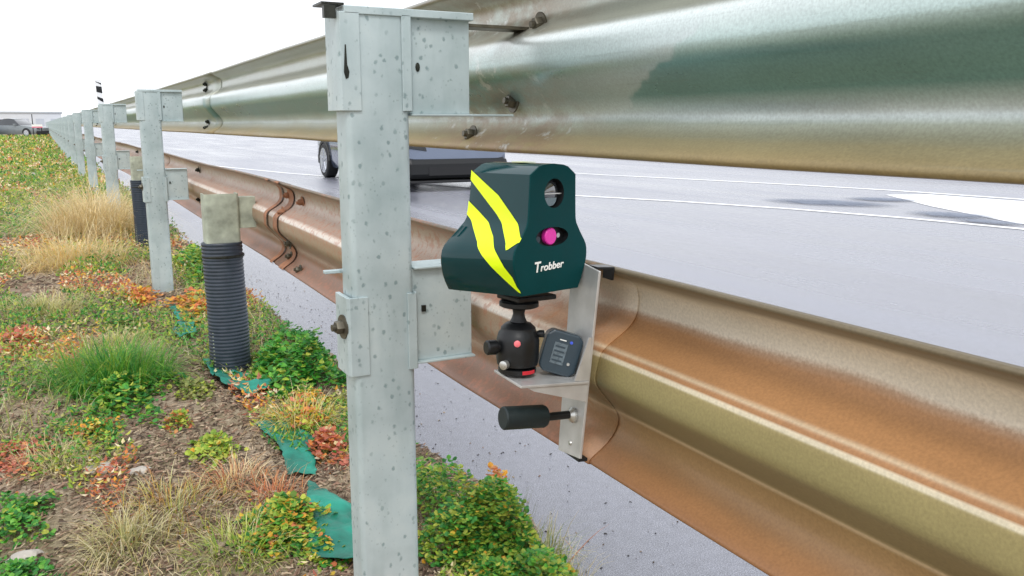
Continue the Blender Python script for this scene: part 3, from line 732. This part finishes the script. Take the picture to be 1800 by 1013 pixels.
# ------------------------------------------------------------------ vegetation
class Veg:
    def __init__(s): s.v = []; s.f = []; s.c = []
    def leaf(s, p, L, W, yaw, pitch, col, curl=.25, round_=False):
        d = Vector((math.cos(yaw) * math.cos(pitch), math.sin(yaw) * math.cos(pitch), math.sin(pitch)))
        r = Vector((-math.sin(yaw), math.cos(yaw), 0)); u = d.cross(r) * -1
        i = len(s.v); p = Vector(p)
        if round_:
            pts = [p, p + d * L * .35 + r * W * .5 + u * L * .10, p + d * L * .8 + r * W * .42 + u * L * .04, p + d * L * 1.0 - u * L * curl * .3, p + d * L * .8 - r * W * .42 + u * L * .04, p + d * L * .35 - r * W * .5 + u * L * .10]
            s.v += pts; s.f += [(i, i + 1, i + 2, i + 3), (i, i + 3, i + 4, i + 5)]; s.c += [col] * 6
        else:
            s.v += [p, p + d * L * .5 + r * W * .5 + u * L * .08, p + d * L - u * L * curl, p + d * L * .5 - r * W * .5 + u * L * .08]
            s.f += [(i, i + 1, i + 2), (i, i + 2, i + 3)]; s.c += [col] * 4
    def blade(s, p, L, W, yaw, lean, col, col2=None, seg=3, droop=1.):
        p = Vector(p); dx, dy = math.cos(yaw), math.sin(yaw); r = Vector((-dy, dx, 0)); i = len(s.v); col2 = col2 or col
        for k in range(seg + 1):
            q = k / seg; a = lean + droop * q * q
            c = p + Vector((dx * math.sin(a), dy * math.sin(a), math.cos(a))) * L * q
            ww = W * (1 - q * .9) * .5; s.v += [c - r * ww, c + r * ww]
            cc = tuple(x + (y - x) * q for x, y in zip(col, col2)); s.c += [cc, cc]
        for k in range(seg): s.f.append((i + 2 * k, i + 2 * k + 1, i + 2 * k + 3, i + 2 * k + 2))
    def chip(s, p, L, W, yaw, tilt, col):
        p = Vector(p); d = Vector((math.cos(yaw) * math.cos(tilt), math.sin(yaw) * math.cos(tilt), math.sin(tilt))); r = Vector((-math.sin(yaw), math.cos(yaw), 0)); u = Vector((0, 0, W * .5)); i = len(s.v)
        s.v += [p - d * L / 2 - r * W / 2, p + d * L / 2 - r * W * .3, p + d * L / 2 + r * W * .3, p - d * L / 2 + r * W / 2, p + u - d * L * .3, p + u + d * L * .3]
        s.f += [(i, i + 1, i + 5, i + 4), (i + 3, i + 4, i + 5, i + 2), (i + 1, i + 2, i + 5), (i, i + 4, i + 3)]; s.c += [col] * 6
    def build(s, name, parent=None, origin=(0, 0, 0)):
        o_ = Vector(origin)
        me = bpy.data.meshes.new(name); me.from_pydata([v - o_ for v in s.v], [], s.f); me.materials.append(M_LEAF)
        a = me.color_attributes.new('Col', 'FLOAT_COLOR', 'POINT')
        a.data.foreach_set('color', [x for c in s.c for x in (c[0], c[1], c[2], 1)])
        o = bpy.data.objects.new(name, me); C.objects.link(o); o.location = origin
        if parent: o.parent = parent; 
        return o
def L3(*c): return lin(c)[:3]
G1 = [L3(66, 140, 48), L3(92, 164, 54), L3(48, 118, 48), L3(120, 180, 70), L3(76, 150, 70)]
G2 = [L3(140, 172, 60), L3(170, 190, 70), L3(120, 156, 60), L3(190, 196, 80)]
YE = [L3(224, 190, 70), L3(238, 176, 60), L3(214, 200, 96)]
OR = [L3(220, 140, 74), L3(206, 120, 80), L3(226, 158, 96)]
RD = [L3(196, 112, 92), L3(178, 104, 84), L3(208, 132, 108)]
DR = [L3(240, 224, 176), L3(226, 206, 152), L3(246, 234, 200), L3(212, 188, 140)]
OL = [L3(142, 150, 84), L3(170, 168, 100), L3(120, 134, 74)]
CH = [L3(176, 156, 132), L3(150, 128, 106), L3(200, 182, 156), L3(118, 98, 80), L3(92, 76, 62), L3(164, 132, 112)]
rnd = random.Random(11)
def pick(*w_):
    pools = w_[::2]; ws = w_[1::2]; return rnd.choice(rnd.choices(pools, ws)[0])
def jit(c, a=.2): k = 1 + rnd.uniform(-a, a); return tuple(x * k for x in c)
def leafy(x, y, rx, ry, h, n, pal, size=.016, label='', cat='plant', rnd_=True, name='leafy_weed', group=None):
    V = Veg(); St = V
    t = thing(name, label, cat, (x, y, gz(x, y)), group=group)
    ph = rnd.uniform(0, 50); flat = h < .1
    for _ in range(n):
        a = rnd.uniform(0, 6.283); q = rnd.random() ** (.62 if flat else .5)
        lob = .72 + .75 * noise.noise((math.cos(a) * 1.6 + ph, math.sin(a) * 1.6, 3)) + .25 * noise.noise((math.cos(a) * 5 + ph, math.sin(a) * 5, 6))
        if flat and rnd.random() < .12: q *= rnd.uniform(1, 1.7)
        q1 = q * max(.35, lob) * 1.25; px, py = x + rx * q1 * math.cos(a), y + ry * q1 * math.sin(a)
        bump_ = 1 + 1.1 * noise.noise((px * 11, py * 8, 2 + ph))
        top = h * (1 - min(1, q) ** 2 * .85) * max(.2, bump_) * (.8 if flat else .95); z = gz(px, py) + top * (1 - rnd.random() ** 2.2 * .85)
        c = jit(pick(*pal), .25); s_ = size * rnd.uniform(.5, 1.3) * .92
        V.leaf((px, py, z), s_ * 1.15, s_ * (1.0 if rnd_ else .5), rnd.uniform(0, 6.283), rnd.uniform(-.5, .75), c, .3, rnd_)
        if rnd.random() < .16: St.blade((px, py, gz(px, py) - .01), z - gz(px, py) + .012, .0022, a, .15, jit(L3(120, 130, 70)), None, 2, .1)
    V.build('leaves', None, t.location).parent = t
    for c in t.children: c.location = (0, 0, 0)
    return t
def tuft(x, y, rad, h, n, cols, tips, label, wdt=.004, spread=.8, name='grass_tuft', cat='grass tuft', group=None, dirn=None, base=None):
    V = Veg(); t = thing(name, label, cat, (x, y, gz(x, y)), group=group)
    for _ in range(n):
        a = rnd.uniform(0, 6.283); q = rnd.random() ** .7; px, py = x + rad * q * math.cos(a), y + rad * q * math.sin(a)
        yaw = a + rnd.gauss(0, .7) if dirn is None else rnd.gauss(dirn, .9)
        c = jit(rnd.choice(cols)); c2 = jit(rnd.choice(tips))
        V.blade((px, py, gz(px, py) - .01), h * rnd.uniform(.5, 1.15), wdt * rnd.uniform(.7, 1.3), yaw, rnd.uniform(.0, spread) * (.3 + q), c, c2, 4, rnd.uniform(.2, 1.1))
    V.build('blades', None, t.location).parent = t
    for c in t.children: c.location = (0, 0, 0)
    return t
# individual plants of the foreground
leafy(.76, 3.42, .20, .34, .13, 2600, (G1, 10, G2, 2), .024, 'bright green leafy weed between the sleeved post and the nearest tall post')
leafy(.80, 1.64, .125, .37, .14, 8500, (G1, 8, G2, 8, YE, .6), .0125, 'dense green leafy clump at the road edge, right of the nearest post')
leafy(.885, 1.76, .045, .08, .13, 700, (YE, 8, OR, 5), .015, 'small yellow-orange leafy sprig on top of the green clump by the road')
leafy(.66, 2.74, .10, .16, .09, 700, (YE, 3, OR, 3, G2, 2, RD, 1.5), .017, 'yellow and orange weed just left of the nearest post')
leafy(.65, 2.46, .07, .10, .06, 420, (RD, 4, OR, 4, DR, 1), .018, 'reddish low weed touching the left side of the nearest post')
tuft(.64, 2.70, .09, .15, 260, G2 + YE, YE + DR, 'yellow-green grass tuft just left of the nearest post')
leafy(.12, 3.32, .17, .30, .07, 1500, (G1, 9, G2, 3), .020, 'green leafy patch in front of the large upright grass tuft')
tuft(.12, 3.55, .22, .21, 1300, G1, G2 + G1, 'large bright green upright grass tuft left of the bare soil', .005)
leafy(.34, 2.62, .07, .13, .05, 520, (G2, 8, YE, 1), .016, 'small lime-green weed on the bare soil in the lower left')
leafy(.42, 1.97, .13, .19, .075, 2200, (G1, 5, G2, 6, YE, 2, OR, .8), .015, 'green and yellow leafy weed left of the green plastic sheet')
leafy(-.16, 2.38, .08, .14, .06, 700, (G1, 9, G2, 2), .014, 'green leafy weed at the bottom left edge')
leafy(-.16, 2.06, .06, .12, .06, 520, (G1, 9), .013, 'dark green weed in the bottom left corner')
leafy(.38, 3.28, .06, .12, .06, 500, (OL, 6, G2, 2), .014, 'olive small weed left of the sleeved post foot')
leafy(.22, 4.55, .09, .25, .06, 420, (G1, 4, OL, 3), .022, 'olive green weed below the second post')
leafy(-.18, 2.86, .09, .16, .05, 900, (RD, 8, OR, 3), .013, 'red-leaved low weed at the left edge')
leafy(-.22, 4.45, .12, .35, .06, 700, (RD, 5, OR, 4), .022, 'reddish weed mat at the left edge, higher up')
leafy(.80, 6.15, .12, .7, .15, 1100, (G2, 6, G1, 5), .034, 'lime green weed behind the second post beside the road')
leafy(.57, 4.75, .12, .35, .10, 900, (OR, 6, YE, 5, OL, 2), .024, 'orange-yellow weed between second post and sleeved post')
leafy(.34, 5.2, .08, .25, .07, 380, (OR, 6, YE, 2), .026, 'orange weed to the left of the second post foot')
leafy(.74, 2.98, .06, .12, .07, 360, (YE, 5, G1, 3, OR, 2), .018, 'yellow-flowering weed right of the sleeved post foot')
tuft(.18, 2.22, .17, .10, 420, OL + G2, DR + OR, 'loose olive and straw grass tuft at the lower left', .0032, 1.1)
tuft(.06, 2.10, .10, .12, 300, OL, DR, 'grey-green arching grass tuft near the bottom left', .0032, 1.2)
tuft(.36, 2.36, .08, .10, 240, RD + DR, OR + DR, 'reddish dry grass tuft beside the green plastic sheet', .0035, 1.2)
tuft(.22, 8.3, .36, .60, 1900, DR, DR, 'tall straw-coloured dry grass in front of the third post', .007, .9)
tuft(.05, 6.9, .34, .30, 1300, DR, DR + YE, 'straw-coloured dry grass left of the sleeve, nearer than the tallest', .006, 1.2)
tuft(.36, 9.6, .22, .45, 500, DR, DR, 'pale dry grass at the foot of the fourth post', .009, .8)
tuft(.90, 1.47, .06, .12, 70, DR + OL, DR, 'thin straw blades leaning over the asphalt at the bottom', .002, 1.3)
V = Veg(); t = thing('dry_stalk', 'single reddish dry stalk lying over the asphalt edge at the bottom', 'stalk', (.89, 1.50, .02))
V.blade((.89, 1.50, .01), .24, .005, .45, 1.25, L3(196, 140, 110), L3(190, 120, 90), 5, .15)
V.blade((.96, 1.54, .05), .05, .002, 1.8, 1.0, L3(196, 140, 110), None, 3, .2)
V.build('stem', None, t.location).parent = t
for c in t.children: c.location = (0, 0, 0)

tuft(.90, 1.58, .06, .13, 160, G1 + OL, OL + DR, 'green blades leaning out of the clump over the asphalt', .0028, 1.4, dirn=.2)
tuft(.44, 2.2, .07, .09, 260, RD + OR, DR + OR, 'reddish dry stems tangled over the left edge of the largest green sheet', .003, 1.4)
tuft(.30, 1.93, .12, .10, 420, OL + G2, DR + G2, 'mixed grass at the bottom edge, left of the leafy yellow weed', .003, 1.3)
tuft(-.08, 2.75, .12, .09, 420, DR + OL, DR, 'straw and green grass between the red weed and the pale stone', .003, 1.3)
tuft(-.12, 5.1, .22, .14, 800, G2 + OL, DR, 'yellow-green grass patch at the left, above the reddish mat', .0045, 1.2)
tuft(.16, 4.2, .14, .10, 420, OL + G2, DR, 'low olive grass behind the large upright tuft', .004, 1.3)
leafy(.28, 2.95, .05, .10, .04, 240, (G2, 6, OR, 3), .013, 'tiny green and orange weed in the middle of the bark chips')
leafy(.02, 2.95, .08, .18, .05, 700, (G1, 6, YE, 4, OR, 2), .014, 'yellow-green weed between the big tuft and the pale stone')

# ground cover (uncountable): chips, low leaves, grass
def in_sheet(x, y): return (.45 < x < .66 and 1.78 < y < 2.3)
V = Veg()
for _ in range(64000):
    y = 1.25 * (14 / 1.25) ** (rnd.random() ** 1.25); x = rnd.uniform(-.25 - .10 * y, .96)
    s_ = (.5 + y * .16); m = noise.noise((x * 2.5, y * 1.6, 8))
    if rnd.random() > .72 + m * .8: continue
    V.chip((x + bend(y), y, gz(x + bend(y), y) + .002 + rnd.random() * .006), rnd.uniform(.010, .034) * s_, rnd.uniform(.004, .009) * s_, rnd.gauss(.9, .8), rnd.gauss(0, .25), jit(rnd.choice(CH), .3))
o = V.build('wood_chips'); tag(o, 'brown and beige bark chips littering the bare soil', 'wood chips', kind='stuff')
V = Veg()
for _ in range(130000):
    y = 1.2 * (75 / 1.2) ** (rnd.random() ** 1.15); x = rnd.uniform(-.35 - .13 * y, .93)
    m = noise.noise((x * 3.1 + 5, y * 1.25, 1)) + .35 * noise.noise((x * 9, y * 5, 4)) + min(.30, (y - 4) * .05)
    bare = max(0, 1 - (((x - .31 - (y - 2.9) * .06) / .25) ** 2 + ((y - 2.95) / 1.25) ** 2)) * 1.3
    if m - bare < -.10 or in_sheet(x, y): continue
    s_ = .0125 * (.75 + y * .17); z = gz(x + bend(y), y) + rnd.random() ** 1.5 * (.022 + .006 * min(y, 12)) * (1 + m)
    hue = noise.noise((x * 1.9, y * 1.1, 22)) + .3 * noise.noise((x * 7, y * 4, 23))
    if hue > .30: c = pick(OR, 2, RD, 2, YE, 1, DR, 4) if y > 6 else pick(OR, 4, RD, 3, YE, 2, DR, 2)
    elif hue > .05: c = pick(G2, 4, YE, 1, OL, 3, DR, 2)
    elif hue > -.2: c = pick(G1, 3, G2, 4, OL, 3)
    else: c = pick(G1, 5, OL, 2, G2, 2)
    V.leaf((x + bend(y), y, z), s_ * rnd.uniform(.8, 1.6), s_ * rnd.uniform(.5, .9), rnd.uniform(0, 6.28), rnd.uniform(-.4, .8), jit(c, .25 / (1 + y * .12)))
o = V.build('ground_cover'); tag(o, 'mixed green, yellow and reddish low leaves covering the verge', 'ground cover', kind='stuff')
V = Veg()
for _ in range(42000):
    y = 1.2 * (110 / 1.2) ** (rnd.random() ** 1.05); x = rnd.uniform(-.35 - .14 * y, .90)
    m = noise.noise((x * 2.3 + 15, y * .9, 31)) + min(.35, (y - 4.5) * .07)
    bare = max(0, 1 - (((x - .31 - (y - 2.9) * .06) / .25) ** 2 + ((y - 2.95) / 1.25) ** 2)) * 1.3
    if m - bare < -.06 or in_sheet(x, y): continue
    hue = noise.noise((x * 1.4 + 3, y * .5, 40))
    c = pick(DR, 6, OL, 3, OR, 1) if hue > -.02 else pick(OL, 4, G2, 4, G1, 2, DR, 2)
    V.blade((x + bend(y), y, gz(x + bend(y), y) - .005), (.05 + .012 * min(y, 14)) * rnd.uniform(.5, 1.3), .0026 * (.8 + y * .12), rnd.uniform(0, 6.28), rnd.uniform(.2, 1.2), jit(c), jit(pick(DR, 3, G2, 1)), 3, rnd.uniform(.2, 1))
o = V.build('grass'); tag(o, 'thin green and straw grass scattered over the verge', 'grass', kind='stuff')
# gravel crumbs on the asphalt near the verge
V = Veg()
for _ in range(500):
    y = rnd.uniform(1.1, 6); x = .93 + abs(rnd.gauss(0, .22)) 
    V.chip((x, y, .001), rnd.uniform(.003, .009), rnd.uniform(.003, .006), rnd.uniform(0, 6.28), 0, jit(pick([L3(80, 78, 80)], 4, [L3(190, 190, 196)], 4, CH, 2)))
o = V.build('grit'); tag(o, 'loose grit scattered on the asphalt edge', 'grit', kind='stuff')

# torn green sheets
def sheet(pts, label, lift=.012):
    cx = sum(p[0] for p in pts) / len(pts); cy = sum(p[1] for p in pts) / len(pts)
    P = []
    for i, a in enumerate(pts):
        b = pts[(i + 1) % len(pts)]; n_ = max(2, int(math.hypot(a[0] - b[0], a[1] - b[1]) / .015))
        for k in range(n_):
            q = k / n_; x, y = a[0] + (b[0] - a[0]) * q, a[1] + (b[1] - a[1]) * q
            P.append((x + .008 * noise.noise((x * 40, y * 40, 1)), y + .012 * noise.noise((x * 40, y * 40, 2))))
    bm = B(); vs = [bm.verts.new((x, y, 0)) for x, y in P]
    es = [bm.edges.new((vs[i], vs[(i + 1) % len(vs)])) for i in range(len(vs))]
    bmesh.ops.triangle_fill(bm, use_beauty=True, edges=es)
    for _ in range(3): bmesh.ops.subdivide_edges(bm, edges=[e for e in bm.edges if e.calc_length() > .02], cuts=1, use_grid_fill=True); bmesh.ops.triangulate(bm, faces=bm.faces)
    for v in bm.verts:
        x, y = v.co.x, v.co.y; ed = 1
        z = gz(x, y) + lift + .020 * noise.noise((x * 11, y * 7, 6)) + .016 * abs(noise.noise((x * 30 + y * 9, y * 12, 8)))
        v.co = (x - cx, y - cy, z)
    o = obj('plastic_sheet', bm, M_FAB, None, True, loc=(cx, cy, 0)); so = o.modifiers.new('s', 'SOLIDIFY'); so.thickness = .0015
    tag(o, label, 'plastic sheet', 'torn green sheets in the soil'); return o
sheet([(.54, 2.25), (.57, 2.12), (.60, 1.98), (.62, 1.86), (.60, 1.74), (.50, 1.74), (.43, 1.80), (.455, 1.95), (.50, 2.12)], 'largest green plastic sheet, bottom, touching the nearest post', .02)
sheet([(.50, 2.78), (.60, 2.74), (.64, 2.58), (.60, 2.42), (.57, 2.28), (.50, 2.32), (.52, 2.55)], 'middle strip of green plastic sheet under the orange weeds', .018)
sheet([(.45, 4.90), (.54, 4.85), (.53, 4.45), (.50, 4.12), (.42, 4.05), (.40, 4.2), (.46, 4.45)], 'small green sheet scrap at the foot of the second post', .022)
sheet([(.47, 3.75), (.55, 3.78), (.62, 3.45), (.64, 3.15), (.54, 3.08), (.48, 3.3)], 'dark green sheet bunched around the sleeved post foot', .03)
# stones
M_STONE = simple('pale_stone', lin((178, 172, 162)), .8, 0, .25, 30, .4)
for i, (x, y, s_, lb) in enumerate([(.03, 2.62, .035, 'pale flat stone in the soil at lower left'), (-.15, 2.16, .028, 'small grey stone at the bottom left edge'), (.13, 2.55, .022, 'small stone beside the pale flat one'), (-.12, 14.5, .09, 'small white stone far up the verge'), (-.5, 19, .12, 'white stone farthest away on the verge')]):
    bm = B(); bmesh.ops.create_icosphere(bm, subdivisions=3, radius=1)
    for v in bm.verts:
        k = 1 + .3 * noise.noise(v.co * 1.3 + Vector((i * 5, 0, 0))); v.co = Vector((v.co.x * 1.3, v.co.y, v.co.z * .5)) * k * s_
    tag(obj('stone', bm, M_STONE, None, True, loc=(x, y, gz(x, y) + s_ * .15)), lb, 'stone')
# crumbs of earth stuck on the post foot and leaf litter piled at the second post
